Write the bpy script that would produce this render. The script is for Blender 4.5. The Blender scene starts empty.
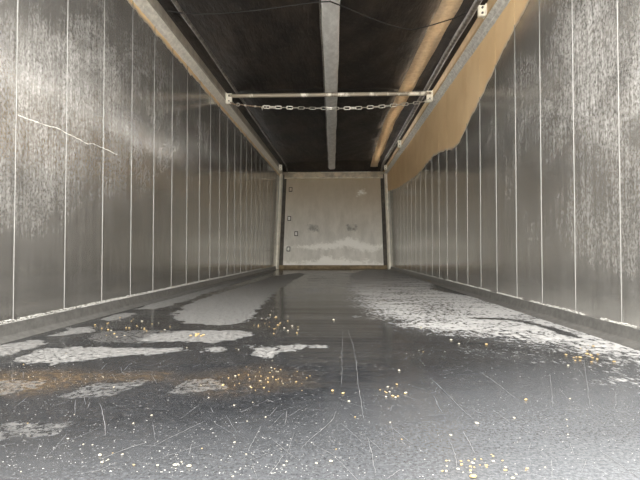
import bpy, bmesh, math, random
import numpy as np
from mathutils import Vector, Matrix, Euler, noise

random.seed(7)
scene = bpy.context.scene
COL = scene.collection

# ------------------------------------------------------------------ camera
F = 481.0                       # focal length in pixels of a 640 x 480 frame
HC = 0.345                      # height of the lens above the floor
YAW = math.atan(18.0 / F)       # turned a little to the left of the body's axis
PITCH = math.atan(11.3 / F)     # tilted a little upwards
cam_d = bpy.data.cameras.new('camera')
cam = bpy.data.objects.new('camera', cam_d)
COL.objects.link(cam)
cam_d.sensor_width = 36.0
cam_d.lens = F / 640.0 * 36.0
cam_d.clip_start = 0.02
cam_d.clip_end = 400
cam.location = (0, 0, HC)
cam.rotation_euler = Euler((math.pi / 2 + PITCH, 0, YAW), 'XYZ')
scene.camera = cam
CAM_R = cam.rotation_euler.to_matrix()

# ------------------------------------------------------------------ daylight
world = bpy.data.worlds.new('overcast_sky')
scene.world = world
world.use_nodes = True
wb = world.node_tree.nodes['Background']
wb.inputs['Color'].default_value = (1.0, 0.975, 0.94, 1)
wb.inputs['Strength'].default_value = 2.0
Y_REAR = -0.75                  # open rear end of the body, behind the lens
pd = bpy.data.lights.new('rear_opening_portal', 'AREA')
pd.shape = 'RECTANGLE'; pd.size = 2.5; pd.size_y = 2.2
pd.cycles.is_portal = True
po = bpy.data.objects.new('rear_opening_portal', pd)
COL.objects.link(po)
po.location = (-0.1, Y_REAR - 0.03, 1.05)
po.rotation_euler = (math.pi / 2, 0, 0)     # faces into the body (+Y)
Y_TARP = 1.25                   # the tarp is rolled back from the rear as far as here
pd2 = bpy.data.lights.new('roof_opening_portal', 'AREA')
pd2.shape = 'RECTANGLE'; pd2.size = 2.6; pd2.size_y = Y_TARP - Y_REAR
pd2.cycles.is_portal = True
po2 = bpy.data.objects.new('roof_opening_portal', pd2)
COL.objects.link(po2)
po2.location = (-0.1, (Y_TARP + Y_REAR) / 2, 2.12)

scene.view_settings.view_transform = 'Standard'
scene.view_settings.look = 'None'
scene.view_settings.gamma = 1.0
scene.view_settings.use_curve_mapping = False
scene.view_settings.exposure = 2.95

# ------------------------------------------------------------------ dimensions
Y_FAR = 9.25                    # foot of the sloping front bulkhead
BULK = 0.32                     # how far it leans away per metre of height
T_KICK = 0.062                  # top of the kick plate
T_WALL = 1.915                  # top of the planked wall
T_LIP = 1.965
T_RAIL = 2.045                  # top of the rail
T_TARP = 2.085                  # tarpaulin
PLANK = 0.35
D_L = Vector((0.0135, 1, 0)).normalized(); N_L = Vector((D_L.y, -D_L.x, 0))
D_R = Vector((-0.0120, 1, 0)).normalized(); N_R = Vector((-D_R.y, D_R.x, 0))
SIDES = {'left': (D_L, N_L, -N_L * 1.32, 5.311), 'right': (D_R, N_R, -N_R * 1.115, 5.392)}


def wp(side, s, t, off=0.0):
    """point on a side wall: s along it, t above the floor, off into the body"""
    d, n, o, _ = SIDES[side]
    p = o + d * s + n * off
    return Vector((p.x, p.y, t))


def ray(px, py):
    v = CAM_R @ Vector(((px - 320) / F, -(py - 240) / F, -1.0))
    return Vector((0, 0, HC)), v


def to_floor(px, py):
    o, v = ray(px, py)
    k = -HC / v.z
    return (o.x + v.x * k, o.y + v.y * k)


def to_wall(side, px, py):
    d, n, o2, _ = SIDES[side]
    o, v = ray(px, py)
    k = (o2 - o).dot(n) / v.dot(n)
    p = o + v * k
    return ((p - o2).dot(d), p.z)


def to_bulkhead(px, py):
    o, v = ray(px, py)
    k = (Y_FAR + BULK * o.z - o.y) / (v.y - BULK * v.z)
    p = o + v * k
    return (p.x, p.z)


def to_height(px, py, t):
    o, v = ray(px, py)
    k = (t - HC) / v.z
    p = o + v * k
    return Vector((p.x, p.y, t))


# ------------------------------------------------------------------ helpers
def tag(o, label=None, cat=None, group=None, kind=None):
    if label: o['label'] = label
    if cat: o['category'] = cat
    if group: o['group'] = group
    if kind: o['kind'] = kind
    return o


def link(name, mesh, mat=None, parent=None, smooth=False):
    o = bpy.data.objects.new(name, mesh)
    COL.objects.link(o)
    if mat is not None:
        mesh.materials.clear(); mesh.materials.append(mat)
    if parent is not None:
        o.parent = parent
        o.matrix_parent_inverse = parent.matrix_world.inverted() if parent.type == 'EMPTY' and False else Matrix()
    if smooth:
        for p in mesh.polygons: p.use_smooth = True
    return o


def mesh_of(name, verts, faces):
    m = bpy.data.meshes.new(name)
    m.from_pydata([tuple(v) for v in verts], [], faces)
    m.validate(); m.update()
    return m


def bm_mesh(name, bm):
    bmesh.ops.recalc_face_normals(bm, faces=bm.faces)
    m = bpy.data.meshes.new(name)
    bm.to_mesh(m); bm.free()
    return m


def sweep(name, rings, close=True, caps=True):
    """skin a list of equal rings of points"""
    v = []; f = []
    n = len(rings[0])
    for r in rings: v += [tuple(p) for p in r]
    for i in range(len(rings) - 1):
        for j in range(n if close else n - 1):
            a = i * n + j; b = i * n + (j + 1) % n
            f.append((a, b, b + n, a + n))
    if caps and close:
        f.append(tuple(range(n - 1, -1, -1)))
        f.append(tuple(range((len(rings) - 1) * n, len(rings) * n)))
    m = mesh_of(name, v, f)
    bm = bmesh.new(); bm.from_mesh(m)
    bmesh.ops.recalc_face_normals(bm, faces=bm.faces)
    bm.to_mesh(m); bm.free()
    return m


def tube(name, pts, r, n=10, closed=False, rfun=None):
    pts = [Vector(p) for p in pts]
    rings = []
    up = Vector((0, 0, 1))
    prev = None
    N = len(pts)
    for i, p in enumerate(pts):
        if closed: t = pts[(i + 1) % N] - pts[i - 1]
        else: t = pts[min(i + 1, N - 1)] - pts[max(i - 1, 0)]
        t.normalize()
        if prev is None:
            a = t.cross(up)
            if a.length < 1e-3: a = t.cross(Vector((1, 0, 0)))
        else:
            a = prev - t * prev.dot(t)
        a.normalize(); prev = a
        b = t.cross(a)
        rr = rfun(i / max(1, N - 1)) if rfun else r
        rings.append([p + (a * math.cos(2 * math.pi * k / n) + b * math.sin(2 * math.pi * k / n)) * rr for k in range(n)])
    if closed: rings.append(rings[0])
    return sweep(name, rings, caps=not closed)


def box_bm(bm, size, loc=(0, 0, 0), rot=None, bevel=0.0):
    r = bmesh.ops.create_cube(bm, size=1.0)
    M = Matrix.Translation(loc) @ (rot.to_4x4() if rot else Matrix()) @ Matrix.Diagonal((*size, 1))
    bmesh.ops.transform(bm, matrix=M, verts=r['verts'])
    if bevel:
        es = list({e for v in r['verts'] for e in v.link_edges})
        bmesh.ops.bevel(bm, geom=es, offset=bevel, segments=2, affect='EDGES', profile=0.6)


def sdf(P, poly):
    """signed distance (negative inside) of points P (n,2) to a polygon"""
    poly = np.asarray(poly, float)
    d = np.full(len(P), 1e9); inside = np.zeros(len(P), bool)
    for i in range(len(poly)):
        a = poly[i]; b = poly[(i + 1) % len(poly)]
        e = b - a; w = P - a
        h = np.clip((w @ e) / max(1e-12, e @ e), 0, 1)
        q = w - h[:, None] * e
        d = np.minimum(d, np.einsum('ij,ij->i', q, q))
        c = (a[1] > P[:, 1]) != (b[1] > P[:, 1])
        with np.errstate(divide='ignore', invalid='ignore'):
            x = (b[0] - a[0]) * (P[:, 1] - a[1]) / (b[1] - a[1]) + a[0]
        inside ^= c & (P[:, 0] < x)
    d = np.sqrt(d)
    return np.where(inside, -d, d)


def line_d(P, pts):
    d = np.full(len(P), 1e9)
    for a, b in zip(pts[:-1], pts[1:]):
        a = np.asarray(a); b = np.asarray(b)
        e = b - a; w = P - a
        h = np.clip((w @ e) / max(1e-12, e @ e), 0, 1)
        q = w - h[:, None] * e
        d = np.minimum(d, np.sqrt(np.einsum('ij,ij->i', q, q)))
    return d


def attr(mesh, name, vals):
    a = mesh.attributes.new(name, 'FLOAT', 'POINT')
    a.data.foreach_set('value', np.asarray(vals, dtype=np.float32))


# ------------------------------------------------------------------ materials
class NT:
    def __init__(self, name):
        self.m = bpy.data.materials.new(name)
        self.m.use_nodes = True
        self.t = self.m.node_tree
        self.b = self.t.nodes['Principled BSDF']
        self.tc = self.t.nodes.new('ShaderNodeTexCoord')
        self.gm = self.t.nodes.new('ShaderNodeNewGeometry')

    def put(self, sock, v):
        if isinstance(v, bpy.types.NodeSocket): self.t.links.new(v, sock)
        elif isinstance(v, (tuple, list)):
            sock.default_value = tuple(v) + ((1,) if len(v) == 3 and len(sock.default_value) == 4 else ())
        else: sock.default_value = v

    def set(self, **k):
        for n, v in k.items(): self.put(self.b.inputs[n.replace('_', ' ')], v)

    def coord(self, scale=(1, 1, 1), rot=(0, 0, 0)):
        mp = self.t.nodes.new('ShaderNodeMapping')
        self.t.links.new(self.gm.outputs['Position'], mp.inputs['Vector'])
        mp.inputs['Scale'].default_value = scale
        mp.inputs['Rotation'].default_value = rot
        return mp.outputs['Vector']

    def noise(self, scale, detail=4, rough=0.6, vec=None, dist=0.0):
        n = self.t.nodes.new('ShaderNodeTexNoise')
        self.t.links.new(vec if vec is not None else self.gm.outputs['Position'], n.inputs['Vector'])
        n.inputs['Scale'].default_value = scale
        n.inputs['Detail'].default_value = detail
        n.inputs['Roughness'].default_value = rough
        n.inputs['Distortion'].default_value = dist
        return n.outputs['Fac']

    def voronoi(self, scale, vec=None):
        n = self.t.nodes.new('ShaderNodeTexVoronoi')
        self.t.links.new(vec if vec is not None else self.gm.outputs['Position'], n.inputs['Vector'])
        n.inputs['Scale'].default_value = scale
        return n.outputs['Distance']

    def attr(self, name):
        n = self.t.nodes.new('ShaderNodeAttribute')
        n.attribute_name = name
        return n.outputs['Fac']

    def math(self, op, a, b=0.0, c=None, clamp=False):
        n = self.t.nodes.new('ShaderNodeMath'); n.operation = op; n.use_clamp = clamp
        self.put(n.inputs[0], a); self.put(n.inputs[1], b)
        if c is not None: self.put(n.inputs[2], c)
        return n.outputs[0]

    def ramp(self, v, lo, hi, a=0.0, b=1.0, smooth=True):
        n = self.t.nodes.new('ShaderNodeMapRange')
        n.interpolation_type = 'SMOOTHSTEP' if smooth else 'LINEAR'
        self.put(n.inputs['Value'], v)
        n.inputs['From Min'].default_value = lo; n.inputs['From Max'].default_value = hi
        n.inputs['To Min'].default_value = a; n.inputs['To Max'].default_value = b
        return n.outputs[0]

    def mix(self, f, a, b):
        n = self.t.nodes.new('ShaderNodeMix'); n.data_type = 'RGBA'
        self.put(n.inputs['Factor'], f)
        self.put(n.inputs[6], a); self.put(n.inputs[7], b)
        return n.outputs[2]

    def mixf(self, f, a, b):
        n = self.t.nodes.new('ShaderNodeMix'); n.data_type = 'FLOAT'
        self.put(n.inputs['Factor'], f)
        self.put(n.inputs[2], a); self.put(n.inputs[3], b)
        return n.outputs[0]

    def bump(self, h, strength=0.3, dist=0.01, normal=None):
        n = self.t.nodes.new('ShaderNodeBump')
        n.inputs['Strength'].default_value = strength
        n.inputs['Distance'].default_value = dist
        self.put(n.inputs['Height'], h)
        if normal is not None: self.t.links.new(normal, n.inputs['Normal'])
        return n.outputs['Normal']


def plain(name, col, rough=0.6, metal=0.0, var=0.25, scale=25.0, bump=0.1):
    k = NT(name)
    n = k.noise(scale, 5, 0.65)
    dark = tuple(c * (1 - var) for c in col); lite = tuple(min(1, c * (1 + var)) for c in col)
    k.set(Base_Color=k.mix(k.ramp(n, 0.3, 0.7), dark, lite), Roughness=rough, Metallic=metal)
    if bump: k.set(Normal=k.bump(n, bump, 0.004))
    return k.m


def make_wall_mat(name, side):
    k = NT(name)
    streak = k.noise(3.0, 6, 0.7, k.coord((16, 16, 0.8)))   # vertical rubbing streaks
    fine = k.noise(26.0, 4, 0.7, k.coord((5, 5, 1.0)))
    blot = k.noise(1.6, 5, 0.62, k.coord((1, 1, 1.3), (0.5, 0.2, 0.3)), 0.6)
    speck = k.noise(85, 4, 0.8, k.coord((1, 1, 0.7)))
    rub = k.ramp(streak, 0.25, 0.78)
    base = k.mix(rub, (0.43, 0.415, 0.385), (0.56, 0.545, 0.51))
    # pale mottled dust, with the mid-wall daylight sheen painted in
    sheen_film = k.ramp(k.attr('sheen_film'), 0.0, 1.0, smooth=False)
    sheen_film = k.math('MULTIPLY', sheen_film, k.ramp(blot, 0.30, 0.70, 0.25, 1.0))
    sheen_film = k.math('MULTIPLY', sheen_film, k.ramp(speck, 0.36, 0.64, 0.30, 1.05))
    sheen_film = k.math('MULTIPLY', sheen_film, k.ramp(streak, 0.3, 0.7, 0.6, 1.15))
    sheen_film = k.math('MULTIPLY', sheen_film, k.ramp(fine, 0.25, 0.75, 0.75, 1.1), clamp=True)
    base = k.mix(sheen_film, base, (0.66, 0.65, 0.625))
    if side == 'right':
        dots = k.ramp(k.noise(48, 2, 0.5), 0.66, 0.74)
        dots = k.math('MULTIPLY', dots, k.ramp(k.noise(2.2, 3), 0.4, 0.6))
        base = k.mix(k.math('MULTIPLY', dots, 0.5), base, (0.75, 0.74, 0.7))
    # tan area with a ragged edge along the upper wall
    edge = k.math('ADD', k.attr('tan'), k.ramp(k.noise(9, 4), 0.2, 0.8, -0.014, 0.014))
    tan = k.ramp(edge, -0.035, 0.012, 1.0, 0.0)
    tanc = k.mix(k.ramp(k.noise(2.5, 3), 0.3, 0.7), (0.78, 0.545, 0.28), (0.86, 0.63, 0.35))
    base = k.mix(k.math('MULTIPLY', tan, 0.93), base, tanc)
    rough = k.mixf(tan, 0.19, 0.62)
    metal = k.math('MULTIPLY', k.math('SUBTRACT', 1.0, k.math('MULTIPLY', sheen_film, 0.75)), k.mixf(tan, 0.88, 0.12))
    k.set(Base_Color=base, Roughness=rough, Metallic=metal)
    return k.m


M_wl = make_wall_mat('rubbed_aluminium_left', 'left')
M_wr = make_wall_mat('rubbed_aluminium_right', 'right')
M_seam = plain('bright_seam_bead', (0.19, 0.187, 0.177), 0.4, 0.6, 0.12, 60, 0.0)
M_back = plain('wall_backing', (0.10, 0.10, 0.095), 0.8)
M_rail = plain('dusty_rail', (0.46, 0.42, 0.35), 0.5, 0.45, 0.2, 9)
M_railr = plain('warm_tinted_rail', (0.66, 0.49, 0.29), 0.55, 0.25, 0.15, 6)  # warm bounced light put into the right rail's tan
M_lip = plain('bright_weld_lip', (0.84, 0.82, 0.78), 0.4, 0.35, 0.22, 35, 0.3)
M_lipl = plain('pale_weld_lip', (0.84, 0.80, 0.72), 0.5, 0.2, 0.12, 30, 0.1)
M_kick = plain('worn_kick_plate', (0.155, 0.152, 0.143), 0.4, 0.45, 0.2, 30, 0.03)
M_kickend = plain('brown_dirty_kick_plate', (0.26, 0.20, 0.12), 0.6, 0.3, 0.35, 12)
M_post = plain('pale_corner_post', (0.88, 0.84, 0.72), 0.5, 0.35, 0.12, 14)
M_shade = plain('dark_shade_strip', (0.10, 0.09, 0.075), 0.6, 0.4, 0.3, 14)  # corner shade put into a dark strip
M_beam = plain('tan_metal_beam', (0.70, 0.60, 0.45), 0.45, 0.4, 0.25, 7)
M_beamedge = plain('rubbed_beam_edge', (0.85, 0.76, 0.62), 0.4, 0.4, 0.25, 9)
M_bracket = plain('cream_painted_bracket', (0.86, 0.82, 0.70), 0.5, 0.0, 0.1, 40)
M_bolt = plain('dark_bolt', (0.12, 0.11, 0.10), 0.5, 0.6)
M_chain = plain('galvanised_chain', (0.56, 0.53, 0.47), 0.4, 0.6, 0.25, 60)
M_rust = plain('rusty_rod', (0.36, 0.27, 0.19), 0.65, 0.4, 0.4, 60)
M_hem = plain('dark_grey_hem', (0.17, 0.155, 0.135), 0.5, 0.0, 0.5, 18)
M_cord = plain('black_cord', (0.012, 0.011, 0.010), 0.7)
M_plate = plain('white_cover_plate', (0.82, 0.80, 0.74), 0.5, 0.0, 0.12, 60)
M_frame = plain('dark_plate_rim', (0.09, 0.085, 0.07), 0.6, 0.3)
M_crumb = plain('pale_dry_crumbs', (0.40, 0.395, 0.37), 0.9, 0.0, 0.2, 90, 0.0)
M_scratch = plain('bright_scratch', (0.17, 0.172, 0.175), 0.5, 0.2, 0.3, 40, 0.0)
M_grain = plain('yellow_grain', (0.34, 0.245, 0.11), 0.5, 0.0, 0.25, 120, 0.0)
M_grainp = plain('pale_grain', (0.40, 0.365, 0.28), 0.5, 0.0, 0.2, 120, 0.0)
M_ground = plain('concrete_yard', (0.42, 0.41, 0.39), 0.9, 0.0, 0.2, 3)

# bar with worn paint
k = NT('worn_bar_paint')
w = k.ramp(k.noise(9, 4, 0.7, k.coord((1, 0.3, 0.3))), 0.5, 0.62)
k.set(Base_Color=k.mix(w, (0.36, 0.31, 0.24), (0.90, 0.86, 0.76)), Roughness=0.45, Metallic=0.2)
M_bar = k.m

# black tarpaulin
k = NT('black_tarpaulin')
n1 = k.noise(2.2, 6, 0.7, k.coord((1.2, 0.7, 1)))
n2 = k.noise(14, 5, 0.7)
c = k.mix(k.ramp(n1, 0.35, 0.75), (0.013, 0.010, 0.008), (0.050, 0.037, 0.027))
c = k.mix(k.math('MULTIPLY', k.ramp(n2, 0.5, 0.75), 0.4), c, (0.10, 0.08, 0.062))
k.set(Base_Color=c, Roughness=0.72)
k.set(Normal=k.bump(k.noise(5, 5, 0.6, k.coord((2.2, 0.5, 1), (0, 0, 0.5))), 0.55, 0.05))
M_tarp = k.m

# tan fabric band
k = NT('tan_tarp_band')
n2 = k.noise(22, 5, 0.7)
tc_ = k.mix(k.ramp(n2, 0.3, 0.7), (0.58, 0.47, 0.335), (0.78, 0.66, 0.50))
k.set(Base_Color=tc_, Roughness=0.7)
tr = k.t.nodes.new('ShaderNodeBsdfTranslucent'); k.put(tr.inputs['Color'], k.mix(0.5, tc_, (0.66, 0.54, 0.38)))
mx = k.t.nodes.new('ShaderNodeMixShader'); mx.inputs[0].default_value = 0.22
k.t.links.new(k.b.outputs[0], mx.inputs[1]); k.t.links.new(tr.outputs[0], mx.inputs[2])
k.t.links.new(mx.outputs[0], k.t.nodes['Material Output'].inputs['Surface'])
M_tan = k.m

# pale ridge band
k = NT('pale_ridge_band')
n2 = k.noise(16, 5, 0.7, k.coord((1, 0.5, 1), (0, 0, 0.6)))
k.set(Base_Color=k.mix(k.ramp(n2, 0.3, 0.72), (0.70, 0.69, 0.66), (0.93, 0.92, 0.89)), Roughness=0.55)
k.set(Normal=k.bump(n2, 0.4, 0.01))
M_ridge = k.m

# floor
k = NT('scuffed_steel_floor')
fine = k.noise(45, 6, 0.75)
big = k.noise(1.1, 4, 0.6)
crk = k.noise(10, 7, 0.72, k.coord((1.0, 0.8, 1)))
bare = k.mix(k.ramp(fine, 0.3, 0.75), (0.010, 0.011, 0.0125), (0.030, 0.032, 0.036))
bare = k.mix(k.math('MULTIPLY', k.ramp(k.noise(160, 2, 0.6), 0.62, 0.72), 0.45), bare, (0.34, 0.34, 0.335))
sheen_haze = k.ramp(k.attr('sheen_haze'), 0, 1, smooth=False)          # daylight sheen of the near floor painted in, over a little dust
hz = k.math('MULTIPLY', sheen_haze, k.ramp(k.noise(150, 5, 0.85), 0.38, 0.64, 0.35, 0.9), clamp=True)
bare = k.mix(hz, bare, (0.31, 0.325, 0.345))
br = k.math('MULTIPLY', k.ramp(k.attr('brown'), 0, 1, smooth=False), k.ramp(k.noise(55, 5, 0.8), 0.42, 0.62))
bare = k.mix(k.math('MULTIPLY', br, 0.75), bare, (0.16, 0.105, 0.05))
# solid crusts
e = k.math('ADD', k.attr('crust'), k.ramp(crk, 0.2, 0.8, -0.05, 0.05))
cr = k.ramp(e, -0.012, 0.004, 1.0, 0.0)
cr = k.math('MULTIPLY', cr, k.ramp(k.noise(60, 6, 0.88), 0.42, 0.55, 0.12, 1.0))
# loose dust that lets the steel show through
sp = k.math('ADD', k.ramp(k.attr('dust'), 0, 1, 0.0, 0.35, smooth=False), k.math('MULTIPLY', k.noise(42, 6, 0.8, k.coord((1, 0.6, 1))), 1.7))
sp = k.math('ADD', sp, k.ramp(k.noise(3.2, 4, 0.6, k.coord((0.8, 1.6, 1))), 0.3, 0.7, -0.08, 0.10))
sp = k.ramp(sp, 1.06, 1.24)
sp = k.math('MULTIPLY', sp, k.ramp(k.attr('dust'), 0.02, 0.25))
th = k.math('ADD', k.attr('thin'), k.ramp(crk, 0.25, 0.75, -0.45, 0.45))
th = k.math('MULTIPLY', k.ramp(th, 0.42, 0.62), k.ramp(k.noise(50, 6, 0.88), 0.44, 0.56))
cr = k.math('MAXIMUM', cr, k.math('MULTIPLY', th, 0.42))
m = k.math('MAXIMUM', cr, sp)
white = k.mix(k.ramp(fine, 0.25, 0.75), (0.24, 0.24, 0.237), (0.46, 0.46, 0.452))
crc = k.mix(k.ramp(fine, 0.25, 0.75), (0.12, 0.12, 0.117), (0.30, 0.297, 0.287))
k.set(Base_Color=k.mix(cr, k.mix(sp, bare, white), crc))
r = 0.19
k.set(Roughness=k.mixf(m, r, 0.85), Metallic=k.mixf(m, 0.2, 0.0), Specular_IOR_Level=0.42)
# the plate ripples between its cross members
wv = k.noise(1.0, 3, 0.5, k.coord((0.35, 3.2, 1)))
nb = k.bump(wv, 0.35, 0.02)
nb = k.bump(k.math('MULTIPLY', m, k.math('ADD', fine, 1.0)), 0.2, 0.004, nb)
k.set(Normal=nb)
M_floor = k.m

# front bulkhead
k = NT('stained_bulkhead')
st = k.noise(2.5, 6, 0.7, k.coord((3, 1, 1.2)))
warm = k.ramp(k.attr('rise'), 0.25, 1.0)  # warm bounced light painted into the upper bulkhead
c = k.mix(k.ramp(st, 0.3, 0.7), (0.62, 0.60, 0.53), (0.78, 0.755, 0.68))
c = k.mix(k.math('MULTIPLY', warm, 0.75), c, (0.50, 0.385, 0.235))
e = k.math('ADD', k.attr('chalk'), k.ramp(k.noise(14, 6, 0.75), 0.2, 0.8, -0.06, 0.06))
ch = k.ramp(e, -0.05, 0.03, 1.0, 0.0)
c = k.mix(k.math('MULTIPLY', ch, 0.95), c, (0.95, 0.93, 0.86))
dk = k.ramp(k.math('ADD', k.attr('smudge'), k.ramp(k.noise(12, 4), 0.2, 0.8, -0.05, 0.05)), -0.03, 0.05, 0.6, 0.0)
c = k.mix(dk, c, (0.13, 0.12, 0.10))
k.set(Base_Color=c, Roughness=k.mixf(ch, 0.36, 0.8), Metallic=k.mixf(ch, 0.15, 0.0))
k.set(Normal=k.bump(k.noise(1.6, 3, 0.5), 0.35, 0.03))
M_bulk = k.m

# ------------------------------------------------------------------ yard outside the open rear
gm = bpy.data.meshes.new('ground'); bm = bmesh.new()
bmesh.ops.create_grid(bm, x_segments=2, y_segments=2, size=40)
bm.to_mesh(gm); bm.free()
g = link('ground', gm, M_ground); g.location = (0, 0, -1.25)
tag(g, 'grey concrete yard below the trailer body', 'ground', kind='structure')

# ------------------------------------------------------------------ floor
nx, ny = 96, 400
xs = np.linspace(-1.36, 1.16, nx); ys = np.linspace(Y_REAR, 9.45, ny)
verts = []
for y in ys:
    xl = -1.32 + 0.0135 * y; xr = 1.115 - 0.012 * y
    for x in np.linspace(xl, xr, nx): verts.append((x, y, 0.0))
faces = [(j * nx + i, j * nx + i + 1, (j + 1) * nx + i + 1, (j + 1) * nx + i) for j in range(ny - 1) for i in range(nx - 1)]
fm = mesh_of('floor', verts, faces)
P = np.array(verts)[:, :2]
crust_px = [
    [(-20, 350), (0, 345), (22, 340.5), (46, 340.5), (48, 343), (24, 351), (0, 356), (-20, 360)],
    [(17, 361), (34, 349), (75, 346.5), (112, 348), (161, 348), (196, 348.5), (180, 352), (142, 355), (90, 360), (52, 364), (22, 364)],
    [(140, 338), (150, 334), (178, 331), (205, 330.5), (240, 331), (250, 334.5), (238, 340), (205, 342), (150, 343), (138, 341)],
    [(51, 336), (67, 328), (90, 327), (96, 330), (67, 336)],
    [(97, 319), (124, 312), (136, 314), (112, 322)],
    [(133, 309), (160, 301), (200, 290), (240, 279.5), (262, 274), (266, 275), (240, 283), (205, 294), (184, 301.5), (157, 309)],
    [(160, 316), (175, 306), (192, 299), (240, 285), (270, 276), (300, 272), (310, 274), (295, 283), (280, 295), (268, 310), (262, 320), (245, 326), (200, 327), (170, 324)],
    [(206, 349), (222, 347), (237, 347), (235, 351), (207, 351)],
    [(243, 346), (260, 346.5), (275, 349), (280, 353), (271, 358), (260, 355)],
    [(275, 346), (301, 344), (309, 347), (307, 350.5), (286, 352.5)],
    [(311, 345), (327, 346), (324, 349.5), (312, 349)],
    [(349, 316), (357, 315.5), (357, 318), (350, 318)], [(262, 318), (270, 317), (270, 321), (263, 321)],
]
cr = np.full(len(P), 9.0)
SHR = {6: 0.06}
for i, pl in enumerate(crust_px):
    cr = np.minimum(cr, sdf(P, [to_floor(*q) for q in pl]) + SHR.get(i, 0.0))
attr(fm, 'crust', np.clip(cr, -0.5, 0.5))


def soft(polys, w, amt=1.0):
    v = np.zeros(len(P))
    for pl in polys:
        d = sdf(P, [to_floor(*q) for q in pl])
        v = np.maximum(v, np.clip(0.5 - d / w, 0, 1))
    return v * amt


dust = soft([[(395, 262), (440, 268), (490, 285), (580, 312), (660, 338), (760, 372), (720, 392), (640, 368), (610, 357), (565, 349), (527, 345), (490, 338), (449, 334), (400, 327), (360, 305), (340, 285), (345, 274)]], 0.28)
dust = np.maximum(dust, 0.62 * soft([[(300, 270), (345, 271), (380, 275), (372, 287), (330, 292), (300, 296), (285, 300)]], 0.5))
thin = soft([[(58, 396), (94, 384), (142, 381), (139, 386), (105, 397), (71, 398)], [(-30, 381), (45, 381), (37, 390), (-30, 400)],
                                     [(165, 393), (185, 380), (215, 378), (228, 388), (195, 395)],
    [(84, 340), (101, 331), (150, 330), (190, 331), (150, 343), (100, 342)], [(-20, 428), (0, 425), (11, 422), (22, 424), (15, 433), (0, 442), (-20, 448)], [(19, 433), (34, 424), (56, 422), (77, 422), (64, 431), (37, 439), (22, 439)], [(92, 424), (101, 423), (99, 429), (94, 429)]], 0.05)
attr(fm, 'thin', thin)
dust = np.maximum(dust, 0.45 * soft([[(470, 350), (640, 362), (700, 400), (640, 400), (560, 372)]], 0.2))
gap = line_d(P, [to_floor(*q) for q in [(473, 318), (500, 319), (520, 320.6), (550, 328), (576, 337)]])
dust *= np.clip((gap - 0.012) / 0.02, 0, 1)
dust *= 1 - soft([[(436, 283), (450, 287), (478, 294), (470, 296), (445, 292), (432, 289)]], 0.08)
attr(fm, 'dust', dust)
sheen_haze = 0.46 * soft([[(-200, 520), (100, 470), (330, 440), (420, 400), (560, 372), (700, 360), (900, 520), (600, 700), (0, 700)]], 0.5)  # sheen near the open rear painted as a pale patch
sheen_haze = np.maximum(sheen_haze, 0.80 * soft([[(380, 520), (400, 470), (520, 430), (680, 420), (900, 520), (600, 700)]], 0.5))
sheen_haze = np.maximum(sheen_haze, 0.02)
sheen_haze = np.maximum(sheen_haze, 0.22 * np.clip(dust * 2, 0, 1))
attr(fm, 'sheen_haze', sheen_haze)
brown = soft([[(-20, 372), (60, 370), (110, 374), (169, 373), (165, 379), (94, 381), (37, 394), (-20, 394)]], 0.08)
brown = np.maximum(brown, 0.6 * soft([[(222, 372), (260, 366), (300, 374), (305, 384), (262, 390), (225, 385)], [(180, 378), (240, 370), (236, 392), (215, 395)]], 0.12))
attr(fm, 'brown', brown)
floor = link('floor', fm, M_floor)
tag(floor, 'dark scuffed steel floor with pale dried crusts', 'floor', kind='structure')
# plate thickness underneath
bm = bmesh.new(); box_bm(bm, (2.6, 10.3, 0.05), (-0.1, 4.36, -0.03))
link('floor_plate_edge', bm_mesh('floor_plate_edge', bm), M_back, floor)

# ------------------------------------------------------------------ side walls, plank by plank
tan_px = [(560, -60), (530, 0), (513, 32), (497, 65), (484, 92), (470, 120), (458.5, 144), (454, 148.5), (448, 150.5), (441, 152), (433, 156.5), (428, 163), (422.5, 170), (416, 177), (407, 183), (397, 189), (388, 192)]
tan_poly = [to_wall('right', *q) for q in tan_px]
tan_poly += [(12.5, 1.60), (12.5, 2.2), (-1.0, 2.2), (-1.0, tan_poly[0][1] + 0.15)]


def sheen_left(s, t):  # painted sheen: pale at mid height, fading away from the open rear
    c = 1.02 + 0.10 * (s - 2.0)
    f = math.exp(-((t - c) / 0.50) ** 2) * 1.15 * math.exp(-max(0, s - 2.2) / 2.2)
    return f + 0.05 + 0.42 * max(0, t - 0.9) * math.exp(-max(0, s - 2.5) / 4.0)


def sheen_right(s, t):  # same painted sheen for the right wall, with a weaker low band
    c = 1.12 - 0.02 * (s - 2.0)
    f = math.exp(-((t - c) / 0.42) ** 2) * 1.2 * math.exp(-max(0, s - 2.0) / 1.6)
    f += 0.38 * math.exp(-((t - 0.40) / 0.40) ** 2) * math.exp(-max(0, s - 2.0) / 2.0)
    return f + 0.06 + 0.30 * max(0, t - 0.9)


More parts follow.
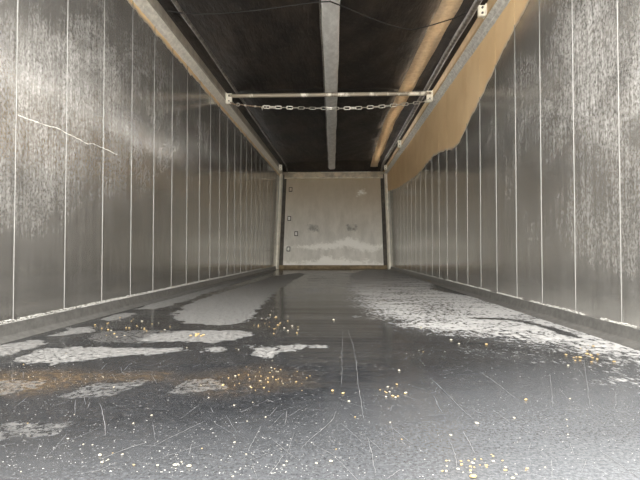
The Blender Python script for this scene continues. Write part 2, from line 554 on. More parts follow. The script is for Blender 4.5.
def build_wall(side, mat, sheen_film):
    d, n, o, i0 = SIDES[side]
    s_end = 10.0
    # outer skin
    v = []
    for off in (-0.035, -0.05):
        for s in (Y_REAR, s_end):
            for t in (-0.05, T_RAIL): v.append(wp(side, s, t, off))
    m = mesh_of('wall_' + side, v, [(0, 1, 3, 2), (4, 6, 7, 5), (0, 4, 5, 1), (2, 3, 7, 6), (1, 5, 7, 3), (0, 2, 6, 4)])
    root = link('wall_' + side, m, M_back)
    tag(root, {'left': 'left wall of upright rubbed aluminium planks with a long pale scratch',
               'right': 'right wall of upright aluminium planks with a tan area along the top'}[side], 'wall', kind='structure')
    seams = []
    i = -int((i0 * PLANK - Y_REAR) / PLANK) - 1
    while PLANK * (i + i0) < s_end: seams.append(PLANK * (i + i0)); i += 1
    seams.append(seams[-1] + PLANK)
    for a, b in zip(seams[:-1], seams[1:]):
        a2 = max(a + 0.003, Y_REAR); b2 = min(b - 0.003, s_end)
        if b2 - a2 < 0.02: continue
        nt, ns = 24, 5
        v = []; st = []
        for j in range(nt + 1):
            t = 0.0 + (T_WALL + 0.02) * j / nt
            for q in range(ns + 1):
                s = a2 + (b2 - a2) * q / ns
                v.append(wp(side, s, t, 0.0)); st.append((s, t))
        f = []
        for j in range(nt):
            for q in range(ns):
                w = (j * (ns + 1) + q, j * (ns + 1) + q + 1, (j + 1) * (ns + 1) + q + 1, (j + 1) * (ns + 1) + q)
                f.append(w if side == 'right' else w[::-1])
        # returns into the joint on both long edges
        base = len(v)
        for j in range(nt + 1):
            t = (T_WALL + 0.02) * j / nt
            v.append(wp(side, a2, t, -0.03)); st.append((a2, t))
            v.append(wp(side, b2, t, -0.03)); st.append((b2, t))
        for j in range(nt):
            f.append((base + 2 * j, base + 2 * j + 2, (j + 1) * (ns + 1), j * (ns + 1)))
            f.append((base + 2 * j + 1, j * (ns + 1) + ns, (j + 1) * (ns + 1) + ns, base + 2 * j + 3))
        pm = mesh_of('plank', v, f)
        st = np.array(st)
        attr(pm, 'sheen_film', [min(1, sheen_film(s, t)) for s, t in st])
        if side == 'right': attr(pm, 'tan', np.clip(sdf(st, tan_poly), -0.5, 0.5))
        else: attr(pm, 'tan', np.clip((T_WALL - 0.05) - st[:, 1], -0.5, 0.5))
        link('plank', pm, mat, root)
    # raised bead over every joint
    for s in seams[1:-1]:
        if s > s_end - 0.05: continue
        top = T_WALL
        if side == 'right':
            # the bead stops at the lower edge of the tan area
            ts = np.linspace(T_KICK, T_WALL, 120)
            dd = sdf(np.array([(s, t) for t in ts]), tan_poly)
            ins = ts[dd < -0.01]
            if len(ins): top = float(ins.min())
        if top < 0.2: continue
        hw = 0.0016
        prof = [(-hw, -0.01), (-hw, 0.001), (-hw * 0.5, 0.0026), (hw * 0.5, 0.0026), (hw, 0.001), (hw, -0.01)]
        rings = [[wp(side, s + p, t, q) for p, q in prof] for t in (T_KICK * 0.5, top)]
        link('seam_bead', sweep('seam_bead', rings), M_seam, root)
    # kick plate
    prof = [(-0.02, T_KICK), (0.004, T_KICK), (0.006, T_KICK - 0.004), (0.014, 0.018), (0.020, 0.014), (0.050, 0.002), (0.050, -0.01), (-0.02, -0.01)]
    rings = [[wp(side, s, t, q) for q, t in prof] for s in np.linspace(Y_REAR, 9.28, 8)]
    kp = link('baseboard_' + side, sweep('baseboard_' + side, rings), M_kick)
    tag(kp, 'dull metal kick plate along the foot of the %s wall' % side, 'baseboard', kind='structure')
    # top rail: body and rough weld lip
    trim = 'trim_1' if side == 'left' else 'trim_2'
    prof = [(-0.05, T_WALL + 0.004), (0.052, T_LIP), (0.060, T_LIP + 0.006), (0.060, T_RAIL - 0.006), (0.052, T_RAIL), (-0.05, T_RAIL)]
    rings = [[wp(side, s, t, q) for q, t in prof] for s in np.linspace(Y_REAR, 9.98, 8)]
    rl = link(trim, sweep(trim, rings), M_rail if side == 'left' else M_railr)
    tag(rl, {'left': 'grey dusty top rail of the left wall', 'right': 'tan top rail of the right wall'}[side], 'rail', kind='structure')
    rings = []
    N = 260
    rnd = random.Random(3 if side == 'left' else 5)
    for j in range(N + 1):
        s = Y_REAR + (9.97 - Y_REAR) * j / N
        a = rnd.uniform(-1, 1) * 0.004; b = rnd.uniform(-1, 1) * 0.004
        prof = [(0.0, T_WALL - 0.004 + a), (0.018, T_WALL + 0.010), (0.022 + a, T_WALL + 0.021), (0.036 + b, T_WALL + 0.033), (0.050, T_LIP - 0.004 + b), (0.050, T_LIP + 0.004), (0.0, T_WALL + 0.012)]
        rings.append([wp(side, s, t, q) for q, t in prof])
    lp = link('weld_lip', sweep('weld_lip', rings), M_lipl if side == 'left' else M_lip, rl)
    lp['label'] = 'bright rough weld lip under the rail'
    return root


wall_l = build_wall('left', M_wl, sheen_left)
wall_r = build_wall('right', M_wr, sheen_right)

# ------------------------------------------------------------------ front bulkhead
def bp(x, t, off=0.0):
    return Vector((x, Y_FAR + BULK * t - off, t))


def half(t):
    y = Y_FAR + BULK * t
    return -1.32 + 0.0135 * y, 1.115 - 0.012 * y


T_BEAM0, T_BEAM1 = 1.835, 1.975
nt, ns = 60, 70
v = []; st = []
for j in range(nt + 1):
    t = 1.995 * j / nt
    a, b = half(t)
    for q in range(ns + 1):
        x = a + (b - a) * q / ns
        v.append(bp(x, t)); st.append((x, t))
f = [(j * (ns + 1) + q, j * (ns + 1) + q + 1, (j + 1) * (ns + 1) + q + 1, (j + 1) * (ns + 1) + q) for j in range(nt) for q in range(ns)]
em = mesh_of('wall_front', v, f)
st = np.array(st)
chalk_px = [
    [(283, 246), (300, 246), (318, 243), (334, 242), (348, 237), (354, 238), (362, 242), (374, 245), (383, 244), (383, 248), (372, 252), (360, 251), (345, 247), (330, 250), (315, 250), (300, 248), (283, 248)],
    [(282, 262), (300, 262), (318, 260), (322, 255), (330, 256), (336, 259), (344, 257), (350, 261), (358, 260), (362, 262), (384, 262), (384, 268), (282, 268)],
    [(366, 258), (371, 260), (369, 262), (364, 260)], [(356, 192), (364, 190), (366, 193), (358, 196)],
]
ck = np.full(len(st), 9.0)
for pl in chalk_px: ck = np.minimum(ck, sdf(st, [to_bulkhead(*q) for q in pl]))
attr(em, 'chalk', np.clip(ck, -0.5, 0.5))
sm = np.full(len(st), 9.0)
for pl in [[(308, 227), (317, 227), (317, 230), (309, 230)], [(348, 226), (356, 227), (355, 230), (349, 229)]]:
    sm = np.minimum(sm, sdf(st, [to_bulkhead(*q) for q in pl]))
attr(em, 'smudge', np.clip(sm, -0.5, 0.5))
attr(em, 'rise', st[:, 1] / 1.9)
wf = link('wall_front', em, M_bulk)
tag(wf, 'stained metal front bulkhead with chalky tide marks', 'wall', kind='structure')
# top beam
a, b = half(1.9); a += 0.09; b -= 0.08
prof = [(0.0, T_BEAM0), (0.05, T_BEAM0 + 0.003), (0.055, T_BEAM0 + 0.012), (0.055, T_BEAM1 - 0.012), (0.045, T_BEAM1), (0.0, T_BEAM1)]
rings = [[bp(x, t, o) for o, t in prof] for x in np.linspace(a, b, 8)]
link('top_beam', sweep('top_beam', rings), M_beam, wf)
for (t0, x0, x1) in ((T_BEAM0 + 0.010, a, b), (T_BEAM1 - 0.012, a + 0.07, a + 0.26), (T_BEAM1 - 0.010, a + 0.75, b - 0.25)):
    pts = [bp(x, t0, 0.052) for x in np.linspace(x0, x1, 6)]
    link('rubbed_edge', tube('rubbed_edge', pts, 0.011, 8), M_beamedge, wf)
# kick plate of the bulkhead
a, b = half(0.03)
prof = [(0.0, 0.078), (0.012, 0.078), (0.018, 0.072), (0.030, 0.012), (0.06, 0.001), (0.06, -0.01), (0.0, -0.01)]
rings = [[Vector((x, Y_FAR + BULK * t - o, t)) for o, t in prof] for x in np.linspace(a + 0.06, b - 0.06, 6)]
ke = link('baseboard_front', sweep('baseboard_front', rings), M_kickend)
tag(ke, 'brown dirty kick plate under the front bulkhead', 'baseboard', kind='structure')
# corner posts, and the shade beside them built as dark strips
for side, n in (('left', 'trim_3'), ('right', 'trim_4')):
    sgn = 1 if side == 'left' else -1
    rings = []; ring2 = []
    for t in np.linspace(0.0, 1.93, 6):
        e = half(t)[0] if side == 'left' else half(t)[1]
        rings.append([bp(e + sgn * x, t, o) for x, o in ((0.0, 0.10), (0.028, 0.095), (0.056, 0.06), (0.056, 0.0), (0.0, 0.0))])
        ring2.append([bp(e + sgn * x, t, o) for x, o in ((0.056, 0.0), (0.056, 0.006), (0.125, 0.006), (0.13, 0.002), (0.13, 0.0))])
    ps = link(n, sweep(n, rings), M_post)
    tag(ps, 'pale metal corner post where %s wall meets the bulkhead' % side, 'post', kind='structure')
    cm = link('shade_strip', sweep('shade_strip', ring2), M_shade, ps)
    cm['label'] = 'dark strip of painted shade beside the post'
# four small cover plates
for j, (px, py) in enumerate(((290.6, 189.5), (289.3, 218.5), (296.2, 233.7), (288.5, 249.0))):
    x, t = to_bulkhead(px, py)
    M = Matrix.Rotation(-math.atan(BULK), 3, 'X')
    c = bp(x, t, 0.006)
    bm = bmesh.new(); box_bm(bm, (0.072, 0.012, 0.098), c, M, 0.004)
    pl = link('cover_plate', bm_mesh('cover_plate', bm), M_frame, wf)
    bm = bmesh.new(); box_bm(bm, (0.044, 0.012, 0.066), bp(x, t, 0.011), M, 0.003)
    link('plate_face', bm_mesh('plate_face', bm), M_plate if j else M_beam, pl)

# ------------------------------------------------------------------ tarpaulin roof
bar_s = 5.05


def band_x(y):
    return 0.72 - 0.03 * (min(max(y, 2.0), 6.4) - 3.3) + 0.008 * max(0, y - 6.4)


nx, ny = 90, 300
v = []
for j in range(ny + 1):
    y = Y_TARP + (10.25 - Y_TARP) * j / ny
    xl = -1.32 + 0.0135 * y; xr = 1.115 - 0.012 * y
    for i in range(nx + 1):
        u = i / nx
        x = (xl - 0.05) + (xr - xl + 0.10) * u
        z = T_TARP + 0.006
        z += 0.055 * math.sin(math.pi * u) ** 0.7
        w = noise.noise(Vector((x * 1.8 + y * 0.7, y * 0.55 - x * 0.6, 0.3)))
        w2 = noise.noise(Vector((x * 5 + y * 2.6, y * 1.0, 2.3)))
        edge = min(1.0, 6 * u, 6 * (1 - u))
        z += (0.022 * w + 0.012 * w2) * edge
        z -= 0.025 * math.exp(-((y - (bar_s + 0.16)) / 0.05) ** 2) * edge    # fold over the bow
        e_ = min(1, max(0, (y - 9.5) / 0.36)); e_ = e_ * e_ * (3 - 2 * e_)
        z = z * (1 - e_) + 1.985 * e_
        v.append((x, y, z))
f = []
for j in range(ny):
    for i in range(nx):
        q = (j * (nx + 1) + i, j * (nx + 1) + i + 1, (j + 1) * (nx + 1) + i + 1, (j + 1) * (nx + 1) + i)
        if all(band_x(v[w_][1]) + 0.03 < v[w_][0] < band_x(v[w_][1]) + 0.118 for w_ in q) and v[q[0]][1] < 9.3: continue      # slot closed by the thin tan band
        f.append(q)
tm = mesh_of('tarpaulin', v, f)
tarp = link('tarpaulin', tm, M_tarp, smooth=True)
md = tarp.modifiers.new('thickness', 'SOLIDIFY'); md.thickness = 0.004; md.offset = 1
tag(tarp, 'black wrinkled tarpaulin stretched over the body as a roof', 'tarpaulin')


def tarp_z(x, y):
    j = min(ny - 1, max(0, int((y - Y_TARP) / (10.25 - Y_TARP) * ny)))
    xl = -1.32 + 0.0135 * y; xr = 1.115 - 0.012 * y
    i = min(nx - 1, max(0, int((x - xl + 0.05) / (xr - xl + 0.10) * nx)))
    return min(v[j * (nx + 1) + i][2], v[(j + 1) * (nx + 1) + i][2], v[(j + 1) * (nx + 1) + i + 1][2], v[j * (nx + 1) + i + 1][2])


# tan band of the tarp
rings = []
for y in np.linspace(Y_TARP + 0.02, 9.85, 160):
    w1 = 0.012 * noise.noise(Vector((0, y * 2.2, 5))); w2 = 0.012 * noise.noise(Vector((3, y * 3.0, 1)))
    xa = band_x(y) + w1; xb = xa + 0.147 + w2
    zz = 2.088 + 0.003 * w1 / 0.012 - 0.11 * max(0, y - 9.35)
    rings.append([(xa, y, zz), (xa + 0.05, y, zz - 0.004), (xb - 0.03, y, zz - 0.004), (xb, y, zz), (xb, y, zz + 0.003), (xa, y, zz + 0.003)])
tb = link('fabric_band', sweep('fabric_band', rings), M_tan, tarp)
tb['label'] = 'tan fabric band sewn along the black tarpaulin'
# hem tubes along both rails
for side, off in (('left', 0.150), ('right', 0.110)):
    pts = []
    for s in np.linspace(Y_TARP + 0.02, 9.75, 140):
        p = wp(side, s, 0, off + 0.012 * noise.noise(Vector((s * 1.3, off, 0))))
        z = min(T_TARP - 0.012, tarp_z(p.x, p.y) - 0.016) + 0.004 * noise.noise(Vector((s * 3, 0, off)))
        pts.append((p.x, p.y, z))
    h = link('hem', tube('hem', pts, 0.015 if side == 'left' else 0.024, 10), M_hem, tarp, smooth=True)
    # black skirt between hem and rail
    rings = []
    for p, s in zip(pts, np.linspace(Y_TARP + 0.02, 9.75, 140)):
        q = wp(side, s, T_RAIL + 0.012, 0.03)
        rings.append([p, q, (q.x, q.y, q.z + 0.004), (p[0], p[1], p[2] + 0.004)])
    link('skirt', sweep('skirt', rings), M_tarp, tarp)

# pale ridge band hanging under the tarp
rings = []
for y in np.linspace(Y_TARP + 0.02, 9.62, 120):
    c = -0.012 - 0.0115 * y + 0.006 * noise.noise(Vector((0, y * 1.5, 8)))
    w = 0.068 + 0.004 * noise.noise(Vector((4, y * 2.5, 8)))
    z = 2.058 + 0.004 * noise.noise(Vector((9, y * 2, 8)))
    if y > 9.3: z -= (y - 9.3) * 0.2
    rings.append([(c - w, y, z + 0.03), (c - w + 0.016, y, z), (c - w * 0.3, y, z - 0.006), (c + w - 0.012, y, z), (c + w, y, z + 0.02), (c + w, y, z + 0.045), (c - w, y, z + 0.045)])
rb = link('ridge_band', sweep('ridge_band', rings), M_ridge)
tag(rb, 'pale grey ridge strip running lengthwise under the black tarpaulin', 'ridge strip')
# dark pipe edge of the ridge strip
pts = [(r[0][0] - 0.004, r[0][1], r[0][2] + 0.004) for r in rings]
link('edge_piping', tube('edge_piping', pts, 0.009, 6), M_hem, rb)

# ------------------------------------------------------------------ cross bar with end brackets
zb = 2.005
pl_ = wp('left', bar_s, zb, 0.085); pr_ = wp('right', bar_s, zb, 0.075)
bar = bpy.data.objects.new('cross_bar', None); COL.objects.link(bar)
tag(bar, 'worn round cross bar spanning the body between two cream brackets', 'bar')
pts = [pl_.lerp(pr_, u) for u in np.linspace(0, 1, 40)]
link('bar_tube', tube('bar_tube', pts, 0.021, 14), M_bar, bar, smooth=True)


def bracket(side, s, w, h, label, parent=None, zc=2.0, dep=0.03):
    d, n, o, _ = SIDES[side]
    R = Matrix((Vector((n.x, n.y, 0)), Vector((d.x, d.y, 0)), Vector((0, 0, 1)))).transposed()
    bm = bmesh.new()
    box_bm(bm, (w, dep, h), wp(side, s, zc, 0.0605 + w / 2), R, 0.005)
    box_bm(bm, (0.008, dep * 2.2, h * 1.05), wp(side, s, zc, 0.0645), R, 0.002)
    m = bm_mesh('bracket', bm)
    if parent is not None:
        o = link('bracket', m, M_bracket, parent)
    else:
        o = link('rail_bracket', m, M_bracket)
        tag(o, label, 'bracket', 'small cream brackets on the top rails')
    for dz in (-0.25, 0.25):
        bm = bmesh.new()
        bmesh.ops.create_cone(bm, cap_ends=True, segments=8, radius1=0.008, radius2=0.007, depth=0.01)
        c = wp(side, s, zc + dz * h, 0.0605 + w / 2) - d * (dep / 2 + 0.004)
        bmesh.ops.transform(bm, matrix=Matrix.Translation(c) @ Matrix.Rotation(math.pi / 2, 4, 'X'), verts=bm.verts)
        link('bolt', bm_mesh('bolt', bm), M_bolt, o)
    return o


bracket('left', bar_s, 0.062, 0.11, None, bar, 1.975)
bracket('right', bar_s, 0.062, 0.11, None, bar, 1.975)
bracket('right', 3.30, 0.05, 0.075, 'cream bracket on the right rail nearest the camera, ahead of the cross bar', None, 1.996, 0.03)
bracket('right', 7.35, 0.05, 0.11, 'small cream bracket on the right rail between cross bar and bulkhead', None, 1.985)
bracket('right', 9.30, 0.05, 0.10, 'small cream bracket at the far right corner above the bulkhead', None, 1.965)
bracket('left', 9.20, 0.06, 0.11, 'small cream bracket at the far left corner above the bulkhead', None, 1.96)

# ------------------------------------------------------------------ chain
chain = bpy.data.objects.new('chain', None); COL.objects.link(chain)
tag(chain, 'galvanised link chain sagging below the cross bar on a rusty rod', 'chain')
ys = bar_s - 0.03
A = wp('left', ys, 1.945, 0.125); B = wp('right', ys, 1.945, 0.115)


def at_bar(px, py):
    o, vv = ray(px, py)
    kk = (ys - o.y) / vv.y
    return o + vv * kk


path = [at_bar(x, y) for x, y in ((431, 100.5), (415, 103), (398, 105), (380, 106.6), (360, 107.8), (338, 108.5), (315, 108.3), (295, 107.8), (277, 107.4), (264, 107))]
cum = [0]
for p, q in zip(path[:-1], path[1:]): cum.append(cum[-1] + (q - p).length)


def along(u):
    u = min(max(u, 0), cum[-1])
    for i in range(len(cum) - 1):
        if u <= cum[i + 1]:
            return path[i].lerp(path[i + 1], (u - cum[i]) / (cum[i + 1] - cum[i]))
    return path[-1]


WIRE, LI, LW = 0.0040, 0.060, 0.0135     # wire radius, pitch, half width of a link
loop = []
for q in range(8):
    a_ = -math.pi / 2 + math.pi * q / 7; loop.append((LI / 2 - 0.008 + LW * math.cos(a_), LW * math.sin(a_), 0))
for q in range(8):
    a_ = math.pi / 2 + math.pi * q / 7; loop.append((-LI / 2 + 0.008 + LW * math.cos(a_), LW * math.sin(a_), 0))
link_mesh = tube('link', loop, WIRE, 6, closed=True)
link_mesh.materials.append(M_chain)
nl = int(cum[-1] / LI)
for i in range(nl):
    u = (i + 0.5) * cum[-1] / nl
    p = along(u); t = (along(u + 0.02) - along(u - 0.02)).normalized()
    yv = Vector((0, 1, 0)); zv = t.cross(yv).normalized(); yv = zv.cross(t)
    R = Matrix((t, zv, -yv)).transposed() if i % 2 == 0 else Matrix((t, yv, zv)).transposed()
    o = bpy.data.objects.new('link', link_mesh); COL.objects.link(o); o.parent = chain
    tw = Matrix.Rotation(random.uniform(-0.35, 0.35), 4, 'X')
    o.matrix_local = Matrix.Translation(p) @ R.to_4x4() @ tw
# rod, eye and hook at the left end
p0 = at_bar(233, 104); p1 = at_bar(238, 104.6); p2 = at_bar(262, 107)
link('rod', tube('rod', [p1 + Vector((0.02, 0, 0)), p1.lerp(p2, .5), p2], 0.0055, 8), M_rust, chain)
eye = [p1 + Vector((0.016 * math.cos(a), 0, 0.016 * math.sin(a))) for a in np.linspace(0, 2 * math.pi, 12, endpoint=False)]
link('eye', tube('eye', eye, 0.005, 6, closed=True), M_chain, chain)
for u in (0.3, 0.72):
    c = p1.lerp(p2, u)
    link('collar', tube('collar', [c - Vector((0.009, 0, 0)), c + Vector((0.009, 0, 0))], 0.011, 8), M_chain, chain)
hk = [p2 + Vector((x, 0, z)) for x, z in ((-0.005, 0.0), (0.004, -0.016), (0.004, -0.036), (0.0, -0.016), (0.01, 0.012), (0.03, 0.016), (0.046, 0.008), (0.048, -0.006), (0.036, -0.014))]
link('hook', tube('hook', hk, 0.0055, 6), M_chain, chain)
link('lug', tube('lug', [p0 + Vector((-0.03, 0.0, 0.02)), p0, p1], 0.006, 6), M_rust, chain)

for root, base in ((bar, pl_.lerp(pr_, 0.5)), (chain, along(cum[-1] / 2))):
    root.location = base                       # the empties sit at the things they carry
    for c in root.children: c.location = c.location - base

# ------------------------------------------------------------------ cord slung under the tarp
cpx = [(168, 11), (182, 13), (200, 14), (215, 13.8), (235, 12.5), (256, 10.5), (285, 6.5), (316, 2.2), (330, 1.5), (345.6, 7.5), (358, 13), (370, 18), (385, 23.5), (400, 28), (412, 30), (429, 26), (455, 18), (466, 13)]
pts = [to_height(x, y, 2.036) for x, y in cpx]
cd = link('cord', tube('cord', pts, 0.0042, 6), M_cord)
tag(cd, 'thin black cord slung crosswise under the tarpaulin nearest the camera', 'cord')

# ------------------------------------------------------------------ dirt with a body: crumbs on the kick plates
rnd = random.Random(11)


def crumb_bm(verts, faces, c, r, flat=0.6, rn=rnd):
    b = len(verts)
    a0 = rn.uniform(0, 6.28)
    for q in range(4):
        a_ = a0 + q * math.pi / 2; rr = r * rn.uniform(0.6, 1.25)
        verts.append((c[0] + rr * math.cos(a_), c[1] + rr * math.sin(a_), c[2] + r * flat * rn.uniform(0.2, 0.5)))
    verts.append((c[0] + rn.uniform(-.2, .2) * r, c[1], c[2] + r * flat))
    verts.append((c[0], c[1], c[2] - 0.0005))
    for q in range(4):
        n_ = (q + 1) % 4
        faces.append((b + q, b + n_, b + 4)); faces.append((b + n_, b + q, b + 5))


for side in ('left', 'right'):
    vv, ff = [], []
    for _ in range(5200 if side == 'left' else 3600):
        s = 0.6 + rnd.random() ** 1.15 * 7.0
        dens = noise.noise(Vector((s * 5.5, 3.0 if side == 'left' else 9.0, 0))) + 0.5 * noise.noise(Vector((s * 19, 1, 4)))
        if dens < (-0.55 if side == 'left' else -0.2): continue
        r = rnd.uniform(0.002, 0.0048)
        p = wp(side, s, T_KICK + rnd.random() ** 2 * (0.012 if side == 'left' else 0.008), rnd.uniform(0.0, 0.006))
        crumb_bm(vv, ff, p, r, 0.9)
    cm = link('crumb_line', mesh_of('crumb_line', vv, ff), M_crumb, bpy.data.objects['baseboard_' + side])
    tag(cm, 'line of white dry crumbs caught on top of the %s kick plate' % side, kind='stuff')

# fine crumbs strewn over the floor
vv, ff = [], []
for _ in range(9000):
    y = 0.75 + rnd.random() ** 1.6 * 5.5
    x = rnd.uniform(-1.32 + 0.0135 * y + 0.06, 1.115 - 0.012 * y - 0.06)
    if noise.noise(Vector((x * 1.4, y * 1.4, 7))) < rnd.uniform(-0.5, 0.4): continue
    crumb_bm(vv, ff, (x, y, 0.0), rnd.uniform(0.0005, 0.0017), 0.5)
for _ in range(7000):                  # fine grit nearest the open end
    y = 0.74 + rnd.random() ** 1.4 * 1.9; x = rnd.uniform(-1.22, 1.02)
    if noise.noise(Vector((x * 2.4, y * 2.4, 4))) < rnd.uniform(-0.6, 0.5): continue
    crumb_bm(vv, ff, (x, y, 0.0), rnd.uniform(0.0004, 0.0011), 0.5)
for _ in range(26000):                 # thicker where the dust lies
    q_ = rnd.randrange(len(P)); x, y = P[q_]
    if y > 6.0 or y < 0.8 or dust[q_] < 0.35 or rnd.random() > dust[q_]: continue
    x = min(x + rnd.uniform(-.013, .013), 1.115 - 0.012 * y - 0.06); y += rnd.uniform(-.013, .013)
    if noise.noise(Vector((x * 6, y * 5, 2))) < rnd.uniform(-0.5, 0.5): continue
    crumb_bm(vv, ff, (x, y, 0.0), rnd.uniform(0.0012, 0.0032) * (0.6 + 0.12 * y), 0.5)
fc = link('fine_crumbs', mesh_of('fine_crumbs', vv, ff), M_crumb)
tag(fc, 'fine pale crumbs strewn all over the dark floor', 'crumbs', kind='stuff')

# scratches scored into the plate
vv, ff = [], []


def scratch(pts2, w):
    n0 = len(vv)
    for i, (x, y) in enumerate(pts2):
        a_ = pts2[min(i + 1, len(pts2) - 1)]; b_ = pts2[max(i - 1, 0)]
        tx, ty = a_[0] - b_[0], a_[1] - b_[1]; L = math.hypot(tx, ty) or 1
        ww = w * (0.35 + 0.65 * math.sin(math.pi * (i + 0.5) / len(pts2))) * rnd.uniform(0.5, 1.1)
        vv.append((x - ty / L * ww, y + tx / L * ww, 0.0012)); vv.append((x + ty / L * ww, y - tx / L * ww, 0.0012))
    for i in range(len(pts2) - 1):
        ff.append((n0 + 2 * i, n0 + 2 * i + 1, n0 + 2 * i + 3, n0 + 2 * i + 2))


named = [[(343, 330), (342, 350), (342, 370), (341, 392)], [(348, 330), (353, 345), (356, 362), (358, 384), (362, 408), (364, 422)], [(336, 412), (333, 420), (322, 430), (310, 440), (300, 450)],
         [(368, 438), (372, 455), (376, 478)], [(283, 456), (277, 465), (266, 479)], [(430, 378), (445, 392), (460, 408), (476, 422)], [(480, 372), (496, 383), (512, 396), (522, 402)],
         [(463, 432), (470, 444), (475, 455)], [(434, 396), (438, 406), (444, 416)], [(150, 448), (175, 436), (200, 424), (206, 421)], [(400, 470), (392, 476), (386, 480)], [(449, 440), (455, 455), (458, 470)],
         [(100, 460), (130, 448), (150, 442)], [(248, 452), (254, 440), (262, 425)], [(100, 404), (104, 420), (106, 440)], [(550, 375), (552, 395), (553, 410)], [(584, 360), (588, 390), (590, 410)]]
for pl in named:
    pp = [to_floor(*q) for q in pl]
    fine_pts = []
    for p, q in zip(pp[:-1], pp[1:]):
        for u in np.linspace(0, 1, 7)[:-1]: fine_pts.append((p[0] + (q[0] - p[0]) * u + rnd.uniform(-.001, .001), p[1] + (q[1] - p[1]) * u))
    scratch(fine_pts, 0.0006)
for _ in range(420):
    y = 0.75 + rnd.random() ** 1.5 * 3.2; x = rnd.uniform(-1.15, 0.98)
    L = rnd.uniform(0.015, 0.12); a_ = rnd.choice((rnd.gauss(1.9, 0.35), rnd.gauss(1.2, 0.4), rnd.uniform(0, 3.14)))
    scratch([(x + math.cos(a_) * L * u + rnd.uniform(-.0008, .0008), y + math.sin(a_) * L * u) for u in np.linspace(-.5, .5, 6)], rnd.uniform(0.0002, 0.0005))
sc = link('scratch_marks', mesh_of('scratch_marks', vv, ff), M_scratch, floor)
tag(sc, 'fine bright scratches scored across the dark plate', kind='stuff')

# the long pale scratch on the left wall
wpts = [(17, 115), (24, 117.5), (33, 121), (42, 124), (50, 126.5), (56, 127.5), (64, 132), (72, 136), (80, 140), (87, 144), (92, 143.5), (100, 147), (108, 150.5), (119, 155.5)]
vv2, ff2 = [], []
q2 = []
for (a_, b_) in zip(wpts[:-1], wpts[1:]):
    for u in np.linspace(0, 1, 6)[:-1]: q2.append(to_wall('left', a_[0] + (b_[0] - a_[0]) * u, a_[1] + (b_[1] - a_[1]) * u + rnd.uniform(-.35, .35)))
for i, (s, t) in enumerate(q2):
    w = rnd.uniform(0.0006, 0.0024) if i % 7 else 0.0004
    vv2.append(wp('left', s, t - w, 0.0022)); vv2.append(wp('left', s, t + w, 0.0022))
    if i: ff2.append((2 * i - 2, 2 * i - 1, 2 * i + 1, 2 * i))
ws = link('scratch', mesh_of('scratch', vv2, ff2), M_plate, wall_l)
ws['label'] = 'long ragged white scratch across several planks'

# ------------------------------------------------------------------ grain kernels, one by one
def kernel_mesh(name, mat, seed):
    r_ = random.Random(seed)
    bm = bmesh.new()
    bmesh.ops.create_icosphere(bm, subdivisions=1, radius=1.0)
    for vtx in bm.verts:
        x, y, z = vtx.co
        k_ = 1.0 - 0.38 * max(0, x)                         # pointed tip
        vtx.co = Vector((x * 1.25, y * 0.85 * k_ + r_.uniform(-.06, .06), z * 0.5 * k_ + 0.5))
    m = bm_mesh(name, bm)
    m.materials.append(mat)
    for p in m.polygons: p.use_smooth = True
    return m


KM = [kernel_mesh('kernel_mesh', M_grain, 1), kernel_mesh('kernel_mesh', M_grainp, 2), kernel_mesh('kernel_mesh', M_grain, 3)]


def kernel(x, y, r, which, label):
    o = bpy.data.objects.new('grain_kernel', KM[which]); COL.objects.link(o)
    o.location = (x, y, 0.0002); o.rotation_euler = (0, 0, rnd.uniform(0, 6.28)); r *= 0.8; o.scale = (r, r, r)
    tag(o, label, 'grain')
    return o


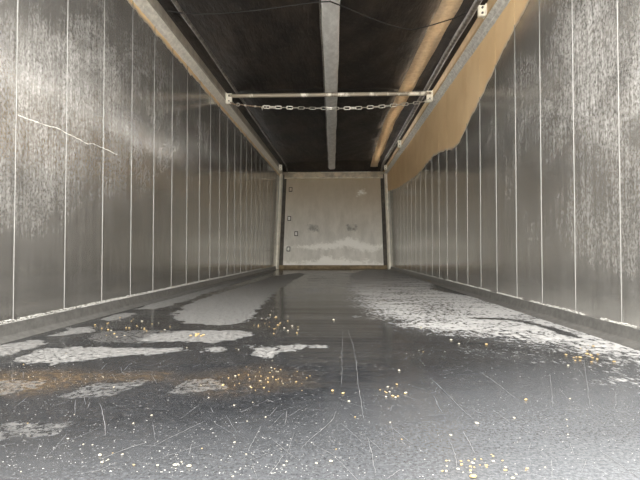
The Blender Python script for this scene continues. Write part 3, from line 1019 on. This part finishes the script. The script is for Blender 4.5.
special = [
    ((332.5, 391.5), 0.0062, 0, 'larger yellow kernel of the pair lying mid floor'),
    ((343, 394), 0.0055, 0, 'smaller yellow kernel of the pair lying mid floor'),
    ((349, 402), 0.0042, 1, 'single pale kernel just in front of the mid-floor pair'),
    ((526, 400.5), 0.0058, 0, 'lone yellow kernel on bare plate at the right of the floor'),
    ((100, 456), 0.0046, 1, 'lone pale kernel on bare plate at the near left'),
    ((175, 466), 0.0046, 1, 'pale kernel left of its twin at the near left edge'),
    ((189, 467), 0.0046, 1, 'pale kernel right of its twin at the near left edge'),
    ((473, 478), 0.0070, 0, 'orange kernel at the bottom edge of the view'),
    ((223, 386), 0.0062, 0, 'orange kernel at the end of the brown dust streak'),
    ((333.5, 320.5), 0.009, 1, 'lone pale kernel in the middle of the far floor'),
    ((459, 344.5), 0.0072, 1, 'pale kernel on dark plate, right of two others below the white dust'),
    ((451, 340.5), 0.0072, 1, 'pale kernel on dark plate, left one of a pair below the white dust'),
    ((486.5, 345), 0.0078, 0, 'yellow kernel on dark plate just below the white dust'),
    ((421, 328), 0.0085, 1, 'white kernel at the edge of the white dust'),
    ((399, 371), 0.0055, 1, 'pale flake-like kernel right of the long scratch'),
    ((477, 424), 0.0050, 1, 'pale oblong kernel at the end of the diagonal scratch'),
    ((331, 462), 0.0040, 1, 'pale flat kernel at the bottom centre of the floor'),
]
for (px, py), r, wh, lb in special:
    x, y = to_floor(px, py)
    kernel(x, y, r, wh, lb)
zones = [  # pixel box on the floor, count, size range, share of yellow, shared description
    ((95, 318, 170, 340), 30, (0.003, 0.007), 0.5, 'yellow grain kernel among others on the dark gaps between left crusts'),
    ((186, 333, 205, 339), 10, (0.006, 0.010), 1.0, 'yellow grain kernel in the small heap on the left crust'),
    ((248, 308, 298, 334), 30, (0.003, 0.007), 0.6, 'yellow grain kernel in the scatter behind the torn crust'),
    ((220, 366, 310, 392), 46, (0.0016, 0.0036), 0.45, 'small grain kernel in the brown dusty scatter left of centre'),
    ((560, 346, 620, 366), 20, (0.0035, 0.0075), 0.6, 'grain kernel strewn along the edge of the right white dust'),
    ((425, 455, 545, 479), 30, (0.0015, 0.004), 0.5, 'yellow grain kernel in the scatter at the near right'),
    ((380, 385, 420, 400), 12, (0.003, 0.0045), 0.5, 'small grain kernel in the scatter right of the long scratch'),
]
for (x0, y0, x1, y1), n_, (ra, rb_), yl, lb in zones:
    for _ in range(n_):
        px = min(max(rnd.gauss((x0 + x1) / 2, (x1 - x0) / 4.2), x0), x1); py = min(max(rnd.gauss((y0 + y1) / 2, (y1 - y0) / 4), y0), y1)
        x, y = to_floor(px, py)
        o = kernel(x, y, rnd.uniform(ra, rb_), 0 if rnd.random() < yl * 0.6 else 1 if rnd.random() > yl else 2, lb)
        o['group'] = lb.replace(' grain kernel', ' kernels', 1)
for _ in range(60):
    px = rnd.uniform(5, 635); py = rnd.uniform(345, 478)
    x, y = to_floor(px, py)
    o = kernel(x, y, rnd.uniform(0.0016, 0.0036), rnd.choice((1, 1, 1, 1, 0)), 'stray pale grain kernel lying alone on the open floor')
    o['group'] = 'stray kernels on the open floor'
